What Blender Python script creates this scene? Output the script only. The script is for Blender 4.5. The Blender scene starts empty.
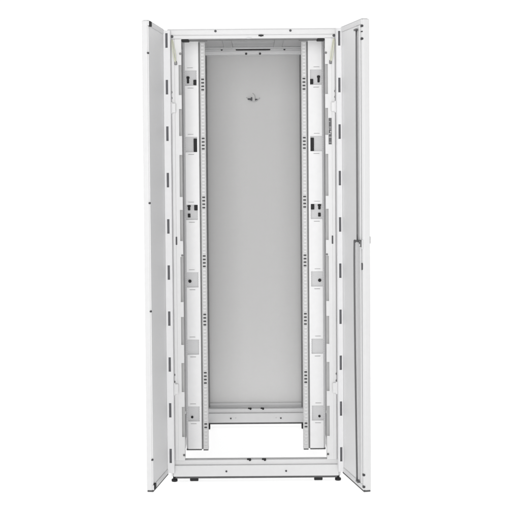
import bpy, bmesh, math
from mathutils import Vector, Matrix

R = math.radians
scene = bpy.context.scene
COL = scene.collection

# ------------------------------------------------------------------ camera
cam_data = bpy.data.cameras.new('camera')
cam = bpy.data.objects.new('camera', cam_data)
COL.objects.link(cam)
cam_data.sensor_width = 36.0
cam_data.lens = 85.153
cam_data.shift_x = 0.01134
cam_data.shift_y = -0.13536
cam_data.clip_start = 0.1
cam_data.clip_end = 500
cam.matrix_world = (Matrix.Translation((0, -5.36744, 1.47779))
                    @ Matrix.Rotation(math.pi / 2 - 0.03692, 4, 'X')
                    @ Matrix.Rotation(-0.00759, 4, 'Z'))
scene.camera = cam

# ------------------------------------------------------------------ light
world = bpy.data.worlds.new('World')
scene.world = world
world.use_nodes = True
bg = world.node_tree.nodes['Background']
bg.inputs['Color'].default_value = (1, 1, 1, 1)
# white studio cyclorama behind, added glow below to whiten the floor; the room on the photographer's side is dimmer
wn = world.node_tree
wtc = wn.nodes.new('ShaderNodeTexCoord')
wsep = wn.nodes.new('ShaderNodeSeparateXYZ')
wn.links.new(wtc.outputs['Generated'], wsep.inputs[0])


def ramp(sock, a, b, lo, hi):
    k = wn.nodes.new('ShaderNodeMapRange')
    k.interpolation_type = 'SMOOTHSTEP'
    for i, v in enumerate((a, b, lo, hi)):
        k.inputs[i + 1].default_value = v
    wn.links.new(sock, k.inputs[0])
    return k.outputs[0]


wmax = wn.nodes.new('ShaderNodeMath')
wmax.operation = 'MAXIMUM'
wmid = wn.nodes.new('ShaderNodeMix')
wn.links.new(ramp(wsep.outputs['Y'], -0.35, 0.15, 0.0, 1.0), wmid.inputs['Factor'])
wn.links.new(ramp(wsep.outputs['X'], -0.9, 0.9, 0.86, 0.12), wmid.inputs['A'])
wmid.inputs['B'].default_value = 1.08
wn.links.new(wmid.outputs['Result'], wmax.inputs[0])
wn.links.new(ramp(wsep.outputs['Z'], -0.10, 0.0, 1.62, 0.0), wmax.inputs[1])
wn.links.new(wmax.outputs[0], bg.inputs['Strength'])


def softbox(name, loc, target, sx, sy, power):
    d = bpy.data.lights.new(name, 'AREA')
    d.shape = 'RECTANGLE'
    d.size, d.size_y = sx, sy
    d.energy = power
    d.color = (1.0, 0.995, 0.985)
    o = bpy.data.objects.new(name, d)
    COL.objects.link(o)
    o.location = loc
    o.rotation_euler = (Vector(target) - Vector(loc)).to_track_quat('-Z', 'Y').to_euler()
    return o


softbox('key_softbox', (-0.55, -6.2, 2.0), (0.0, 0.3, 1.0), 1.8, 2.2, 116)
softbox('fill_softbox', (0.35, -6.4, 1.3), (0.0, 0.5, 1.0), 1.4, 2.0, 65)

scene.view_settings.view_transform = 'Standard'
scene.view_settings.look = 'None'
scene.view_settings.exposure = 0
scene.view_settings.gamma = 1


# ------------------------------------------------------------------ materials
def base_mat(name, color, rough=0.45, metallic=0.0, var=0.03, bump=0.0, scale=40.0, spec=0.5):
    m = bpy.data.materials.new(name)
    m.use_nodes = True
    nt = m.node_tree
    b = nt.nodes['Principled BSDF']
    b.inputs['Roughness'].default_value = rough
    b.inputs['Metallic'].default_value = metallic
    b.inputs['Specular IOR Level'].default_value = spec
    tc = nt.nodes.new('ShaderNodeTexCoord')
    n = nt.nodes.new('ShaderNodeTexNoise')
    n.inputs['Scale'].default_value = scale
    n.inputs['Detail'].default_value = 3
    nt.links.new(tc.outputs['Object'], n.inputs['Vector'])
    mix = nt.nodes.new('ShaderNodeMix')
    mix.data_type = 'RGBA'
    c = Vector(color)
    mix.inputs['A'].default_value = (*(c * (1 - var)), 1)
    mix.inputs['B'].default_value = (*(c * (1 + var)), 1)
    nt.links.new(n.outputs['Fac'], mix.inputs['Factor'])
    nt.links.new(mix.outputs['Result'], b.inputs['Base Color'])
    if bump:
        bn = nt.nodes.new('ShaderNodeTexNoise')
        bn.inputs['Scale'].default_value = 900
        bn.inputs['Detail'].default_value = 2
        nt.links.new(tc.outputs['Object'], bn.inputs['Vector'])
        bp = nt.nodes.new('ShaderNodeBump')
        bp.inputs['Strength'].default_value = bump
        bp.inputs['Distance'].default_value = 0.0006
        nt.links.new(bn.outputs['Fac'], bp.inputs['Height'])
        nt.links.new(bp.outputs['Normal'], b.inputs['Normal'])
    return m


def perforated_mat(name, sheet, hole, pitch, axes):
    """painted sheet with a staggered grid of small round punched holes"""
    m = base_mat(name, sheet, rough=0.5)
    nt = m.node_tree
    b = nt.nodes['Principled BSDF']
    src = b.inputs['Base Color'].links[0].from_socket
    tc = nt.nodes.new('ShaderNodeTexCoord')
    sep = nt.nodes.new('ShaderNodeSeparateXYZ')
    nt.links.new(tc.outputs['Object'], sep.inputs[0])

    def math_node(op, a, bb=None):
        k = nt.nodes.new('ShaderNodeMath')
        k.operation = op
        for i, v in enumerate((a, bb)):
            if v is None:
                continue
            if isinstance(v, (int, float)):
                k.inputs[i].default_value = v
            else:
                nt.links.new(v, k.inputs[i])
        return k.outputs[0]

    u = math_node('DIVIDE', sep.outputs[axes[0]], pitch)
    v = math_node('DIVIDE', sep.outputs[axes[1]], pitch * 1.732)

    def lattice(off):
        fu = math_node('SUBTRACT', math_node('FRACT', math_node('ADD', u, off)), 0.5)
        fv = math_node('MULTIPLY', math_node('SUBTRACT', math_node('FRACT', math_node('ADD', v, off)), 0.5), 1.732)
        return math_node('SQRT', math_node('ADD', math_node('MULTIPLY', fu, fu), math_node('MULTIPLY', fv, fv)))

    dist = math_node('MINIMUM', lattice(0.0), lattice(0.5))
    is_hole = math_node('LESS_THAN', dist, 0.36)
    mix = nt.nodes.new('ShaderNodeMix')
    mix.data_type = 'RGBA'
    nt.links.new(is_hole, mix.inputs['Factor'])
    nt.links.new(src, mix.inputs['A'])
    mix.inputs['B'].default_value = (*hole, 1)
    nt.links.new(mix.outputs['Result'], b.inputs['Base Color'])
    return m


PAINT = base_mat('white_powder_coat', (0.635, 0.635, 0.64), rough=0.42, bump=0.12)
PAINT_LIFTED = base_mat('white_paint_lightened', (0.85, 0.85, 0.857), rough=0.45, bump=0.12)  # the same white, lightened to make up for weak light inside
SHADOW_LINE = base_mat('dark_shadow_line', (0.085, 0.085, 0.087), rough=0.7, var=0.15)  # for dark strips that stand in for shadow lines along bottom edges
SLOT = base_mat('slot_shade_and_latch', (0.115, 0.115, 0.125), rough=0.7, var=0.15)  # paints the shade inside the door slots; the rear latch shares it
CHANNEL = base_mat('white_channel_lightened', (0.71, 0.71, 0.72), rough=0.42, bump=0.12)  # same white, lightened so the channel looks more brightly lit
LATCH_PLATE = base_mat('latch_plate_paint', (0.70, 0.70, 0.70), rough=0.4)
RAIL = base_mat('rail_paint', (0.61, 0.61, 0.61), rough=0.5)
LINER = base_mat('grey_liner', (0.42, 0.42, 0.42), rough=0.6, var=0.06)
ZINC = base_mat('galvanised_steel', (0.60, 0.605, 0.61), rough=0.5, metallic=0.25, var=0.08, scale=25)
REAR_MESH = perforated_mat('perforated_rear_steel', (0.71, 0.705, 0.702), (0.62, 0.62, 0.62), 0.0048, ('X', 'Z'))
DOOR_MESH = perforated_mat('perforated_door_steel', (0.76, 0.76, 0.765), (0.66, 0.66, 0.665), 0.0045, ('X', 'Z'))
INSERT = perforated_mat('perforated_insert', (0.72, 0.72, 0.73), (0.52, 0.52, 0.53), 0.0060, ('X', 'Z'))
BLACK = base_mat('black_plastic', (0.014, 0.014, 0.015), rough=0.6, var=0.2, spec=0.3)
RUBBER = base_mat('dark_rubber', (0.075, 0.075, 0.077), rough=0.7, var=0.2)
SHADE_GREY = base_mat('grey_shade_strip', (0.22, 0.22, 0.222), rough=0.75, var=0.15)  # grey of the strips that imitate shade in gaps and under the top rail
STEEL = base_mat('dark_bar_grey', (0.11, 0.11, 0.113), rough=0.35, metallic=0.35, var=0.1)
SCREW = base_mat('screw_steel', (0.055, 0.055, 0.06), rough=0.5, metallic=0.3, var=0.1)
WIRE = base_mat('green_yellow_wire', (0.58, 0.59, 0.47), rough=0.4, var=0.15, scale=90)
LABEL_INK = base_mat('label_print_dark', (0.075, 0.075, 0.08), rough=0.5, var=0.15)
LABEL_PALE = base_mat('label_print_pale', (0.45, 0.45, 0.46), rough=0.5)

# floor given a made-up glow: translucent, passing boosted world light from below
floor_mat = bpy.data.materials.new('white_glow_floor')
floor_mat.use_nodes = True
nt = floor_mat.node_tree
for n in list(nt.nodes):
    nt.nodes.remove(n)
out = nt.nodes.new('ShaderNodeOutputMaterial')
tr = nt.nodes.new('ShaderNodeBsdfTranslucent')
tr.inputs['Color'].default_value = (0.99, 0.99, 0.99, 1)
df = nt.nodes.new('ShaderNodeBsdfDiffuse')
nz = nt.nodes.new('ShaderNodeTexNoise')
nz.inputs['Scale'].default_value = 3
rmp = nt.nodes.new('ShaderNodeValToRGB')
rmp.color_ramp.elements[0].color = (0.93, 0.93, 0.93, 1)
rmp.color_ramp.elements[1].color = (0.95, 0.95, 0.95, 1)
nt.links.new(nz.outputs['Fac'], rmp.inputs['Fac'])
nt.links.new(rmp.outputs['Color'], df.inputs['Color'])
mx = nt.nodes.new('ShaderNodeMixShader')
mx.inputs['Fac'].default_value = 0.50
nt.links.new(tr.outputs[0], mx.inputs[1])
nt.links.new(df.outputs[0], mx.inputs[2])
nt.links.new(mx.outputs[0], out.inputs['Surface'])


# ------------------------------------------------------------------ mesh helpers
def add_box(bm, x0, x1, y0, y1, z0, z1, bevel=0.0, seg=2):
    t = bmesh.new()
    vs = [t.verts.new((x, y, z)) for x in (x0, x1) for y in (y0, y1) for z in (z0, z1)]
    for f in ((0, 1, 3, 2), (4, 6, 7, 5), (0, 4, 5, 1), (2, 3, 7, 6), (0, 2, 6, 4), (1, 5, 7, 3)):
        t.faces.new([vs[i] for i in f])
    bmesh.ops.recalc_face_normals(t, faces=t.faces)
    if bevel:
        bmesh.ops.bevel(t, geom=list(t.edges), offset=bevel, segments=seg, profile=0.5, affect='EDGES')
    merge(bm, t)


def merge(bm, t):
    tmp = bpy.data.meshes.new('tmp')
    t.to_mesh(tmp)
    t.free()
    bm.from_mesh(tmp)
    bpy.data.meshes.remove(tmp)


def add_cyl(bm, p0, p1, r, n=16, r1=None, bevel=0.0):
    p0, p1 = Vector(p0), Vector(p1)
    t = bmesh.new()
    d = p1 - p0
    bmesh.ops.create_cone(t, cap_ends=True, segments=n, radius1=r, radius2=r if r1 is None else r1, depth=d.length)
    if bevel:
        ed = [e for e in t.edges if len(e.link_faces) == 2 and any(len(f.verts) > 4 for f in e.link_faces)]
        bmesh.ops.bevel(t, geom=ed, offset=bevel, segments=2, profile=0.5, affect='EDGES')
    q = Vector((0, 0, 1)).rotation_difference(d.normalized())
    bmesh.ops.transform(t, matrix=Matrix.Translation((p0 + p1) / 2) @ q.to_matrix().to_4x4(), verts=t.verts)
    merge(bm, t)


def add_tube(bm, pts, r, n=10):
    """smooth tube along a polyline"""
    P = [Vector(p) for p in pts]
    # Catmull-Rom smoothing
    S = []
    for i in range(len(P) - 1):
        a, b, c, d = P[max(i - 1, 0)], P[i], P[i + 1], P[min(i + 2, len(P) - 1)]
        for k in range(6):
            u = k / 6
            S.append(0.5 * ((2 * b) + (c - a) * u + (2 * a - 5 * b + 4 * c - d) * u * u + (3 * b - a - 3 * c + d) * u ** 3))
    S.append(P[-1])
    rings = []
    for i, p in enumerate(S):
        tdir = (S[min(i + 1, len(S) - 1)] - S[max(i - 1, 0)]).normalized()
        a = tdir.cross(Vector((0.3, 0.8, 0.1))).normalized()
        b = tdir.cross(a)
        rings.append([bm.verts.new(p + a * (r * math.cos(2 * math.pi * k / n)) + b * (r * math.sin(2 * math.pi * k / n))) for k in range(n)])
    for i in range(len(rings) - 1):
        for k in range(n):
            bm.faces.new((rings[i][k], rings[i + 1][k], rings[i + 1][(k + 1) % n], rings[i][(k + 1) % n]))
    bm.faces.new(rings[0])
    bm.faces.new(rings[-1])


def add_plate(bm, u0, u1, z0, z1, holes, front, back, axis='y', bend=None):
    """flat sheet in the (u, z) plane with real rectangular openings.
    front/back: its two faces on the third axis; bend(u) shifts the sheet back."""
    us = sorted({round(v, 5) for v in [u0, u1] + [h[0] for h in holes] + [h[1] for h in holes] if u0 - 1e-6 <= v <= u1 + 1e-6})
    zs = sorted({round(v, 5) for v in [z0, z1] + [h[2] for h in holes] + [h[3] for h in holes] if z0 - 1e-6 <= v <= z1 + 1e-6})
    nu, nz_ = len(us) - 1, len(zs) - 1

    def solid(i, j):
        if not (0 <= i < nu and 0 <= j < nz_):
            return False
        cu, cz = (us[i] + us[i + 1]) / 2, (zs[j] + zs[j + 1]) / 2
        return not any(h[0] < cu < h[1] and h[2] < cz < h[3] for h in holes)

    t = bmesh.new()
    cache = {}

    def vert(i, j, side):
        k = (i, j, side)
        if k not in cache:
            w = (front, back)[side] + (bend(us[i]) if bend else 0)
            cache[k] = t.verts.new((us[i], w, zs[j]) if axis == 'y' else (w, us[i], zs[j]))
        return cache[k]

    for i in range(nu):
        for j in range(nz_):
            if not solid(i, j):
                continue
            for s in (0, 1):
                t.faces.new((vert(i, j, s), vert(i + 1, j, s), vert(i + 1, j + 1, s), vert(i, j + 1, s)))
            for di, dj, a, b in ((-1, 0, (i, j), (i, j + 1)), (1, 0, (i + 1, j), (i + 1, j + 1)),
                                 (0, -1, (i, j), (i + 1, j)), (0, 1, (i, j + 1), (i + 1, j + 1))):
                if not solid(i + di, j + dj):
                    t.faces.new((vert(*a, 0), vert(*b, 0), vert(*b, 1), vert(*a, 1)))
    bmesh.ops.recalc_face_normals(t, faces=t.faces)
    merge(bm, t)


def obj(name, bm, mat, parent=None, smooth=False, mirror=False, label=None):
    if mirror:
        bmesh.ops.scale(bm, vec=(-1, 1, 1), verts=bm.verts)
        bmesh.ops.reverse_faces(bm, faces=bm.faces)
    me = bpy.data.meshes.new(name)
    bm.to_mesh(me)
    bm.free()
    me.materials.append(mat)
    if smooth:
        for p in me.polygons:
            p.use_smooth = True
    o = bpy.data.objects.new(name, me)
    COL.objects.link(o)
    if parent:
        o.parent = parent
    if label:
        o['label'] = label
    return o


def BM():
    return bmesh.new()


def box_obj(name, dims, mat, parent, bevel=0.0015, mirror=False, label=None):
    b = BM()
    add_box(b, *dims, bevel=bevel)
    return obj(name, b, mat, parent, mirror=mirror, label=label)


def screw_obj(parent, x, y, z, r=0.005, mat=None, name='screw', depth=0.004):
    """pan-head screw whose head faces the front (-y)"""
    b = BM()
    add_cyl(b, (x, y + 0.001, z), (x, y - depth, z), r, 14, bevel=r * 0.25)
    return obj(name, b, mat or SCREW, parent)


# ------------------------------------------------------------------ the setting
b = BM()
v = [b.verts.new(p) for p in ((-40, -40, -0.008), (40, -40, -0.008), (40, 40, -0.008), (-40, 40, -0.008))]
b.faces.new(v)
floor = obj('floor', b, floor_mat)
floor['kind'] = 'structure'

# ------------------------------------------------------------------ the cabinet
cab = bpy.data.objects.new('server_cabinet', None)
COL.objects.link(cab)
cab['label'] = 'tall empty white server rack cabinet with both split front doors standing open'
cab['category'] = 'server cabinet'

H = 1.980


# --- frame rails, front and rear (the same rail used at both ends)
def base_rail(y, w):
    """w: half width"""
    b = BM()
    add_box(b, -w, w, y, y + 0.040, 0.016, 0.066, 0.003)
    add_box(b, -w, w, y + 0.009, y + 0.046, 0.0655, 0.088, 0.003)
    o = obj('base_rail', b, PAINT, cab)
    e = BM()
    add_box(e, -0.356, 0.356, y + 0.002, y + 0.038, 0.0075, 0.0165, 0.001)
    obj('edge_and_shadow_strip', e, SHADOW_LINE, o)  # dark bar added as the shadow line under the rail
    for sx in (-1, 1):
        screw_obj(o, sx * 0.1315, y, 0.039, 0.0042)
    for x in (-0.0315, 0.0345):
        c = BM()
        add_box(c, x - 0.009, x + 0.009, y + 0.004, y + 0.016, 0.0868, 0.0925, 0.0015)
        add_cyl(c, (x + 0.004, y + 0.003, 0.088), (x + 0.004, y + 0.012, 0.088), 0.0055, 12)
        obj('latch_catch', c, BLACK, o)
    return o


base_rail(0.0, 0.3645)
rb = base_rail(1.045, 0.371)
for x in (-0.106, 0.106):
    screw_obj(rb, x, 1.045, 0.039, 0.0032, ZINC)


def top_rail(y):
    b = BM()
    add_box(b, -0.374, 0.374, y, y + 0.045, 1.9525, H, 0.006, 3)
    add_box(b, -0.3565, 0.3565, y + 0.003, y + 0.041, 1.937, 1.953, 0.002)
    o = obj('top_rail', b, PAINT, cab)
    for sx in (-1, 1):
        screw_obj(o, sx * 0.1628, y, 1.970, 0.0052)
    return o


tr_ = top_rail(0.0)
c = BM()
add_box(c, 0.024, 0.046, -0.003, 0.008, 1.9465, 1.9525, 0.0015)
add_cyl(c, (0.035, -0.004, 1.949), (0.035, 0.004, 1.949), 0.0045, 12)
obj('latch_catch', c, BLACK, tr_)
b = BM()
add_box(b, -0.028, -0.006, -0.001, 0.008, 1.9365, 1.941, 0.0012)
obj('door_bumper', b, ZINC, tr_)
b = BM()
add_box(b, -0.3120, 0.3120, 0.0045, 0.0400, 1.9325, 1.9368, 0.001)
obj('rail_shade_strip', b, SHADE_GREY, tr_)  # grey strip stands in for the shadow beneath the top rail
for sx in (-1, 1):
    c = BM()
    add_box(c, min(sx * 0.279, sx * 0.311), max(sx * 0.279, sx * 0.311), 0.0030, 0.060, 1.9265, 1.9366, 0.003)
    obj('corner_bracket', c, BLACK, tr_)
    c = BM()
    add_box(c, min(sx * 0.20, sx * 0.279), max(sx * 0.20, sx * 0.279), 0.0415, 0.062, 1.9315, 1.9375, 0.002)
    obj('corner_shade_bar', c, STEEL, tr_)  # dark bar, part of the painted shadow line under the rail

# rear top rail with a dark cable slot and the rear door's catches
b = BM()
add_box(b, -0.371, 0.371, 1.045, 1.085, 1.9435, 1.978, 0.003)
add_box(b, -0.30, 0.30, 1.039, 1.046, 1.948, 1.9615, 0.002)
rt = obj('top_rail', b, PAINT_LIFTED, cab)
for sx in (-1, 1):
    screw_obj(rt, sx * 0.1628, 1.045, 1.9695, 0.0055)
    screw_obj(rt, sx * 0.036, 1.039, 1.9468, 0.0060, RUBBER, 'latch_catch', 0.006)
b = BM()
add_box(b, -0.090, 0.090, 1.040, 1.050, 1.9650, 1.9735, 0.003)
obj('cable_brush', b, BLACK, rt)

# --- roof with stiffening ribs on its underside
b = BM()
add_box(b, -0.374, 0.374, 0.0455, 1.0445, 1.972, 1.980, 0.002)
roof = obj('roof', b, PAINT, cab)
b = BM()
for y in (0.90,):
    add_box(b, -0.355, 0.355, y, y + 0.030, 1.962, 1.9722, 0.003)
for x in (-0.125, 0.125):
    add_box(b, x - 0.022, x + 0.022, 0.10, 0.899, 1.9675, 1.9721, 0.003)
obj('roof_rib', b, ZINC, roof)
b = BM()
add_box(b, -0.100, 0.100, 0.60, 0.80, 1.9690, 1.9719, 0.0015)
obj('cable_cover', b, ZINC, roof)

# --- side panels and floor-level side rails
for sx in (-1, 1):
    b = BM()
    add_box(b, *sorted((sx * 0.3715, sx * 0.3745)), 0.062, 1.0445, 0.045, 1.9715, 0.001)
    obj('side_panel', b, PAINT_LIFTED, cab)
    b = BM()
    add_box(b, *sorted((sx * 0.3385, sx * 0.3710)), 0.0465, 1.0440, 0.016, 0.060, 0.002)
    obj('side_rail', b, PAINT, cab)

# --- front posts: notched face plate over a set-back liner, folded outer strip
NOTCH = [(1.694, 1.824), (1.516, 1.633), (1.250, 1.433), (1.057, 1.193), (0.789, 0.987), (0.600, 0.723), (0.392, 0.520), (0.193, 0.326)]
for sx in (-1, 1):
    mir = sx < 0
    b = BM()
    add_plate(b, 0.3125, 0.341, 0.0885, 1.9365, [(0.3125, 0.3245, a, c) for a, c in NOTCH], 0.0, 0.0025)
    add_box(b, 0.3405, 0.3565, -0.004, 0.012, 0.0885, 1.9365, 0.003)
    add_box(b, 0.3655, 0.3740, 0.004, 0.060, 0.0165, 1.9365, 0.002)
    post = obj('front_post', b, PAINT, cab, mirror=mir)
    b = BM()
    add_box(b, 0.3135, 0.3700, 0.022, 0.060, 0.0885, 1.9365, 0.002)
    obj('post_liner', b, LINER, post, mirror=mir)  # shade behind the notches is put into the liner's darker grey
    for z0, z1 in ((1.80, 1.93), (1.36, 1.49), (0.91, 1.08), (0.56, 0.71), (0.15, 0.33)):
        b = BM()
        add_box(b, 0.3575, 0.3640, 0.003, 0.020, z0, z1, 0.001)
        obj('gap_shade_strip', b, SHADE_GREY, post, mirror=mir)  # grey strip stands in for the dark gap beside the door channel
    # hinges: screws above a white block with its pin
    for zb0, zb1, zs_ in ((1.617, 1.659, (1.706, 1.681)), (0.385, 0.431, (0.469, 0.439))):
        b = BM()
        add_box(b, 0.3375, 0.3605, -0.016, -0.0042, zb0, zb1, 0.003)
        add_cyl(b, (0.3565, -0.012, zb0 - 0.004), (0.3565, -0.012, zb1 + 0.004), 0.006, 14)
        hg = obj('hinge', b, PAINT, post, mirror=mir)
        for k, z in enumerate(zs_):
            screw_obj(hg, sx * (0.3570 - 0.001 * k), -0.004, z, 0.0045 + 0.001 * (k == 0), STEEL)
    # small keyhole slot
    b = BM()
    add_box(b, 0.3380, 0.3445, -0.0052, 0.0015, 1.040, 1.076, 0.0015)
    obj('latch_slot', b, SCREW, post, mirror=mir)
    screw_obj(tr_, sx * 0.3520, 0.003, 1.9475, 0.0062, SCREW)
    for z, r in ((1.873, 0.0050), (0.9935, 0.0045), (0.1125, 0.005)):
        screw_obj(post, sx * 0.3165, 0.0, z, r, STEEL)
    # earthing wire from the frame to the door
    b = BM()
    add_tube(b, [(0.352, -0.006, 1.933), (0.351, -0.020, 1.915), (0.347, -0.024, 1.880), (0.342, -0.020, 1.852), (0.337, -0.012, 1.836)], 0.0025)
    add_tube(b, [(0.349, -0.006, 1.932), (0.343, -0.014, 1.900), (0.337, -0.018, 1.868), (0.336, -0.012, 1.842)], 0.0023)
    gw = obj('grounding_wire', b, WIRE, post, smooth=True, mirror=mir)
    b = BM()
    add_box(b, 0.331, 0.342, -0.008, -0.0006, 1.824, 1.840, 0.002)
    obj('wire_terminal', b, STEEL, gw, mirror=mir)
    if sx > 0:
        # printed strip label on this post only
        b = BM()
        add_box(b, 0.3265, 0.3395, -0.0012, -0.0003, 1.4745, 1.5895, 0.0)
        lab = obj('rating_label', b, LABEL_INK, post, label='dark printed label strip')
        for z, h_, x0, x1 in ((1.548, .003, .329, .338), (1.5405, .002, .327, .3385), (1.526, .007, .3335, .338), (1.519, .004, .328, .336),
                              (1.5045, .003, .328, .339), (1.573, .002, .3285, .334), (1.483, .0015, .328, .338)):
            b = BM()
            add_box(b, x0, x1, -0.0018, -0.0012, z, z + h_, 0.0)
            obj('print_line', b, LABEL_PALE, lab)

# --- cable columns with six cut-outs each, perforated inserts and black clips
WIN = [1.747, 1.4435, 1.1325, 0.8215, 0.5105, 0.2005]
W_H = 0.0695
CLIPS = {0: [(0.2665, 1.762, 0.015, 0.024), (0.2985, 1.774, 0.010, 0.032)],
         1: [(0.2675, 1.475, 0.016, 0.061)],
         2: [(0.2675, 1.1885, 0.016, 0.025), (0.2990, 1.1885, 0.011, 0.024), (0.2990, 1.1525, 0.012, 0.018)],
         3: [(0.2985, 0.8500, 0.012, 0.012)],
         4: [],
         5: [(0.2940, 0.2200, 0.009, 0.009)]}
for sx in (-1, 1):
    mir = sx < 0
    holes = []
    for z in WIN:
        holes.append((0.2595, 0.3125, z, z + W_H))
        holes.append((0.2760, 0.3020, z + W_H + 0.0110, z + W_H + 0.0135))
        holes.append((0.2740, 0.3000, z - 0.0120, z - 0.0090))
    b = BM()
    add_plate(b, 0.2505, 0.3215, 0.072, 1.948, holes, 0.270, 0.2715, bend=lambda u: max(0.0, u - 0.3125) * 1.3)
    add_box(b, 0.2505, 0.2525, 0.2718, 0.350, 0.072, 1.948)
    add_box(b, 0.3195, 0.3215, 0.2840, 0.350, 0.072, 1.948)
    colm = obj('cable_column', b, PAINT_LIFTED, cab, mirror=mir)
    b = BM()
    add_box(b, 0.2506, 0.3214, 0.2705, 0.350, 0.0655, 0.0718, 0.001)
    obj('edge_and_shadow_strip', b, SHADOW_LINE, colm, mirror=mir)  # dark bar stands in for the shadow line at the column's foot
    for i, z in enumerate(WIN):
        b = BM()
        add_plate(b, 0.2535, 0.3185, z - 0.020, z + W_H + 0.020, [], 0.2765, 0.2785)
        ins = obj('perforated_insert', b, INSERT, colm, mirror=mir)
        if CLIPS[i]:
            for (x, zc, w, h_) in CLIPS[i]:
                c = BM()
                if w == h_:
                    add_cyl(c, (x, 0.2768, zc), (x, 0.2690, zc), w * 0.62, 18, bevel=0.0012)
                else:
                    add_box(c, x - w / 2, x + w / 2, 0.2690, 0.2768, zc - h_ / 2, zc + h_ / 2, 0.002)
                    if w < 0.013 and h_ > 0.02:
                        add_box(c, x - w * 0.7, x + w * 0.7, 0.2705, 0.2768, zc + h_ * 0.18, zc + h_ * 0.46, 0.001)
                obj('cable_clip', c, BLACK, ins, mirror=mir)

# --- mounting rails: slotted strip, light backing, cage nuts in groups of four
PITCH = 0.01588
GROUPS = [1.7710, 1.5040, 1.2330, 0.9660, 0.6970, 0.4200, 0.1900]
for sx in (-1, 1):
    mir = sx < 0
    z0, z1 = 0.070, 1.944
    n = int((z1 - z0) / PITCH)
    base = GROUPS[3] - int((GROUPS[3] - z0) / PITCH) * PITCH
    zc = [base + k * PITCH for k in range(n) if z0 + 0.008 < base + k * PITCH < z1 - 0.008]
    holes = [(0.2250, 0.2382, z - 0.0039, z + 0.0039) for z in zc]
    b = BM()
    add_plate(b, 0.2203, 0.2428, z0, z1, holes, 0.2700, 0.2720)
    add_box(b, 0.2203, 0.2220, 0.2722, 0.330, z0, z1)
    rail = obj('mounting_rail', b, RAIL, cab, mirror=mir)
    b = BM()
    add_plate(b, 0.2222, 0.2426, z0 + 0.002, z1 - 0.002, [], 0.2738, 0.2752)
    obj('rail_backing', b, PAINT_LIFTED, rail, mirror=mir)
    b = BM()
    add_box(b, 0.2202, 0.2430, 0.2695, 0.330, 0.0645, 0.0699, 0.001)
    obj('edge_and_shadow_strip', b, SHADOW_LINE, rail, mirror=mir)  # shadow at the rail's lower end, built as a dark bar
    b = BM()
    add_box(b, 0.2430, 0.2503, 0.2742, 0.3000, z0, z1, 0.001)
    obj('rail_shade_strip', b, SHADE_GREY, rail, mirror=mir)  # grey strip puts shade into the gap between rail and column
    for g in GROUPS:
        k0 = min(range(len(zc)), key=lambda k: abs(zc[k] - g))
        for k in range(4 if g > 0.3 else 2):
            z = zc[k0 - k]
            c = BM()
            add_box(c, 0.2252, 0.2380, 0.2692, 0.2743, z - 0.0030, z + 0.0028, 0.0012)
            obj('cage_nut', c, RUBBER, rail, mirror=mir)

# --- rear posts and closed rear door
for sx in (-1, 1):
    b = BM()
    add_box(b, *sorted((sx * 0.3300, sx * 0.3710)), 1.000, 1.0440, 0.0885, 1.9430, 0.002)
    obj('rear_post', b, PAINT, cab)
b = BM()
add_plate(b, -0.370, 0.370, 0.030, 1.9780, [(-0.2535, 0.2535, 0.0945, 1.9395)], 1.0500 + 0.050, 1.0520 + 0.068)
rd = obj('rear_door', b, PAINT, cab)
b = BM()
add_plate(b, -0.2535, 0.2535, 0.0946, 1.9394, [], 1.108, 1.110)
obj('perforated_panel', b, REAR_MESH, rd)
for sx in (-1, 1):
    b = BM()
    add_box(b, *sorted((sx * 0.2420, sx * 0.2575)), 1.0870, 1.0995, 0.0900, 1.9425, 0.002)
    obj('gap_shade_strip', b, SHADE_GREY, rd)  # grey strip stands in for the shaded inner return of the rear post
b = BM()
add_box(b, -0.2465, 0.2465, 1.096, 1.1070, 0.0945, 0.1100, 0.004)
obj('panel_lip', b, PAINT, rd)
# small lever latch hanging on the rear panel
b = BM()
add_box(b, -0.030, -0.008, 1.090, 1.1078, 1.7095, 1.7185, 0.003)
add_box(b, -0.013, -0.006, 1.088, 1.1078, 1.7060, 1.7240, 0.002)
add_box(b, 0.008, 0.022, 1.090, 1.1078, 1.7070, 1.7150, 0.003)
lt = obj('door_latch', b, SLOT, rd)
b = BM()
add_tube(b, [(-0.036, 1.100, 1.722), (-0.020, 1.092, 1.7075), (0.0, 1.090, 1.702), (0.018, 1.092, 1.7075), (0.034, 1.100, 1.720)], 0.0022)
add_tube(b, [(-0.004, 1.100, 1.745), (0.006, 1.096, 1.735), (0.010, 1.094, 1.715)], 0.0018)
obj('latch_lever', b, ZINC, lt, smooth=True)

# --- feet and casters
for sx in (-1, 1):
    b = BM()
    x = sx * 0.361
    add_cyl(b, (x, 0.016, -0.0078), (x, 0.016, 0.003), 0.0135, 20, bevel=0.002)
    add_cyl(b, (x, 0.016, 0.002), (x, 0.016, 0.017), 0.007, 14)
    obj('levelling_foot', b, BLACK, cab)
    x = sx * 0.274
    b = BM()
    add_cyl(b, (x - 0.0185, 0.017, 0.0075), (x + 0.0185, 0.017, 0.0075), 0.0152, 24, bevel=0.003)
    cs = obj('caster', b, BLACK, cab)
    b = BM()
    add_box(b, x - 0.019, x + 0.019, 0.033, 0.060, 0.0020, 0.0158, 0.001)
    obj('caster_bracket', b, STEEL, cs)
    for y in (1.00,):
        b = BM()
        add_cyl(b, (sx * 0.2540 - 0.016, y, 0.0075), (sx * 0.2540 + 0.016, y, 0.0075), 0.0152, 24, bevel=0.003)
        obj('caster', b, BLACK, cab)


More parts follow.
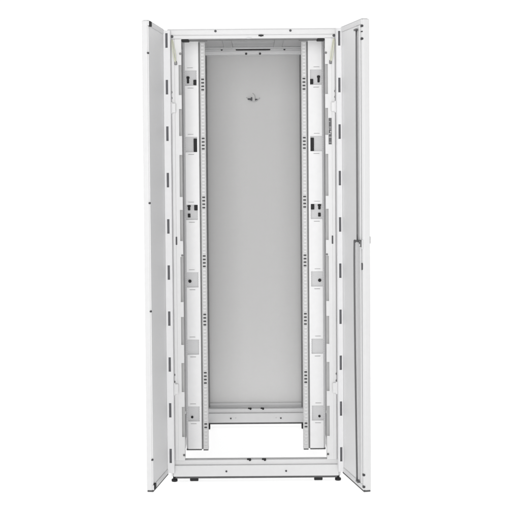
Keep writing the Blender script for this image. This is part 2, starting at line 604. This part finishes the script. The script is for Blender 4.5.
# --- the two split doors, built in their own frame: x along the leaf from the hinge,
#     y = 0 on the inside face (+y towards the middle of the cabinet when open)
def door(sx, hx, hy, ang, L, T, zh, zf, strip):
    mir = sx > 0

    def lay(bm, z_ref=True):
        # the free end hangs a few millimetres off the hinge end: (bottom, top) at each end
        (b0, t0), (b1, t1) = zh, zf
        for v in bm.verts:
            s = max(0.0, min(1.0, v.co.x / L))
            zb, zt = b0 + (b1 - b0) * s, t0 + (t1 - t0) * s
            v.co.z = zb + (zt - zb) * v.co.z / 1.94
        return bm

    def put(name, bm, mat, parent, smooth=False, label=None):
        return obj(name, lay(bm), mat, parent, smooth, mirror=mir, label=label)

    HT = 1.94
    b = BM()
    add_box(b, -0.020, L, -T, -0.004, 0.0, HT, 0.0035, 3)          # outer skin
    shell = put('split_door', b, PAINT, cab)
    shell.location = (hx, hy, 0)
    shell.rotation_euler = (0, 0, ang)
    b = BM()
    add_plate(b, -0.018, L - 0.004, 0.022, HT - 0.022, [], -0.0005, -0.0050)
    put('perforated_panel', b, DOOR_MESH, shell)
    for z0, z1 in ((HT - 0.0215, HT - 0.001), (0.001, 0.0215)):
        b = BM()
        add_box(b, -0.018, L - 0.002, -0.006, 0.003, z0, z1, 0.002)
        put('panel_lip', b, PAINT, shell)
    b = BM()
    add_box(b, -0.018, L - 0.002, -T + 0.002, 0.000, -0.0075, -0.0002, 0.001)
    put('edge_and_shadow_strip', b, SHADOW_LINE, shell)  # contact shadow along the door bottom, built as a dark bar
    b = BM()
    add_box(b, -0.010, L - 0.010, -T + 0.004, -0.001, HT + 0.0002, HT + 0.003, 0.001)
    put('edge_and_shadow_strip', b, ZINC, shell)
    # hinge-side channel with its row of slots
    zs = [1.92946 - 0.20133 * k - 0.037 for k in range(10)]
    b = BM()
    sl = [(strip * 0.5 - 0.0055, strip * 0.5 + 0.0050, z - 0.0315, z + 0.0315) for z in zs]
    add_plate(b, 0.0005, strip, 0.004, HT - 0.004, sl, 0.0, -0.0020, axis='x')
    add_box(b, -0.018, -0.0021, strip - 0.002, strip, 0.004, HT - 0.004)
    st = put('hinge_channel', b, CHANNEL, shell)
    for z in zs:
        b = BM()
        add_box(b, -0.010, -0.0045, strip * 0.5 - 0.0085, strip * 0.5 + 0.0085, z - 0.036, z + 0.036, 0.001)
        put('slot_shade', b, SLOT, st)  # dark piece set behind each slot as its inner shade
    return shell, st, put, HT


# leaf on the viewer's left
A, st, put, HT = door(-1, -0.3885, -0.030, -R(90 + 8.55), 0.2731, 0.0275, (0.037, 1.976), (0.041, 1.989), 0.030)
A['label'] = 'door leaf with plain grey inner panel'
for z in (1.807, 1.192, 0.745, 0.128):
    b = BM()
    add_cyl(b, (0.2690, 0.0008, z), (0.2690, -0.0050, z), 0.0042, 12)
    add_cyl(b, (0.2720, -0.0030, z), (0.2755, -0.0030, z), 0.0038, 12)
    put('screw', b, SCREW, A)
b = BM()
add_box(b, 0.2440, 0.2700, -0.004, 0.009, 1.917, 1.9375, 0.002)
put('corner_cap', b, BLACK, A)
b = BM()
add_box(b, 0.2460, 0.2690, -0.004, 0.008, 0.0025, 0.0265, 0.002)
put('corner_cap', b, BLACK, A)

# leaf on the viewer's right: latch rods, lip and lock
B, st, put, HT = door(1, 0.3836, -0.030, R(90 + 13.43), 0.2776, 0.0310, (0.0385, 1.980), (0.034, 1.989), 0.0232)
B['label'] = 'door leaf carrying the latch rods and lock'
b = BM()
add_box(b, 0.2220, 0.2540, -0.006, 0.0030, 0.022, HT - 0.022, 0.0025)
put('panel_lip', b, PAINT, B)
b = BM()
add_box(b, 0.2700, 0.2770, -0.006, 0.0020, 0.003, HT - 0.003, 0.001)
put('panel_lip', b, PAINT, B)
b = BM()
add_box(b, 0.2545, 0.2695, -0.004, 0.0005, 0.004, HT - 0.004)
put('lip_groove', b, ZINC, B)
b = BM()
add_tube(b, [(0.2270, 0.0085, 1.905), (0.2280, 0.0090, 1.60), (0.2295, 0.0090, 1.30), (0.2300, 0.0090, 1.036)], 0.0034)
put('lock_rod', b, STEEL, B, True)
b = BM()
add_tube(b, [(0.2340, 0.0120, 1.0305), (0.2240, 0.0165, 1.026), (0.2185, 0.0185, 1.004), (0.2185, 0.0180, 0.70), (0.2195, 0.0150, 0.35), (0.2200, 0.0115, 0.030)], 0.0038)
put('lock_rod', b, STEEL, B, True)
b = BM()
add_box(b, 0.2230, 0.2700, 0.001, 0.0140, 1.0255, 1.0355, 0.003)
add_box(b, 0.2560, 0.2765, 0.000, 0.0110, 1.008, 1.0340, 0.003)
lk = put('lock_case', b, STEEL, B)
b = BM()
add_box(b, 0.2765, 0.2795, 0.000, 0.006, 1.000, 1.038, 0.001)
add_cyl(b, (0.2670, 0.0105, 1.016), (0.2670, 0.0140, 1.016), 0.006, 16, bevel=0.001)
put('lock_cam', b, ZINC, lk)
b = BM()
add_cyl(b, (0.255, -0.0305, 1.041), (0.255, -0.0355, 1.041), 0.013, 20, bevel=0.002)
add_box(b, 0.247, 0.263, -0.0385, -0.0340, 1.020, 1.050, 0.002)
put('handle', b, LINER, B)
for z, r in ((1.911, 0.0060), (1.859, 0.0060), (1.888, 0.0030), (0.065, 0.0060), (0.0155, 0.0060)):
    b = BM()
    add_cyl(b, (0.2735, 0.0010, z), (0.2735, 0.0045, z), r, 14, bevel=0.001)
    add_cyl(b, (0.2765, 0.0, z), (0.2795, 0.0, z), r * 0.85, 14)
    put('screw', b, SCREW, B)
b = BM()
add_box(b, 0.2700, 0.2765, 0.0005, 0.006, 0.913, 0.943, 0.002)
add_box(b, 0.2765, 0.2785, 0.001, 0.007, 0.915, 0.941, 0.001)
put('strike_plate', b, SCREW, B)
for z in (0.024, 1.90):
    b = BM()
    add_box(b, 0.212, 0.236, 0.000, 0.0155, z - 0.003, z + 0.005, 0.001)
    put('rod_guide', b, STEEL, B)
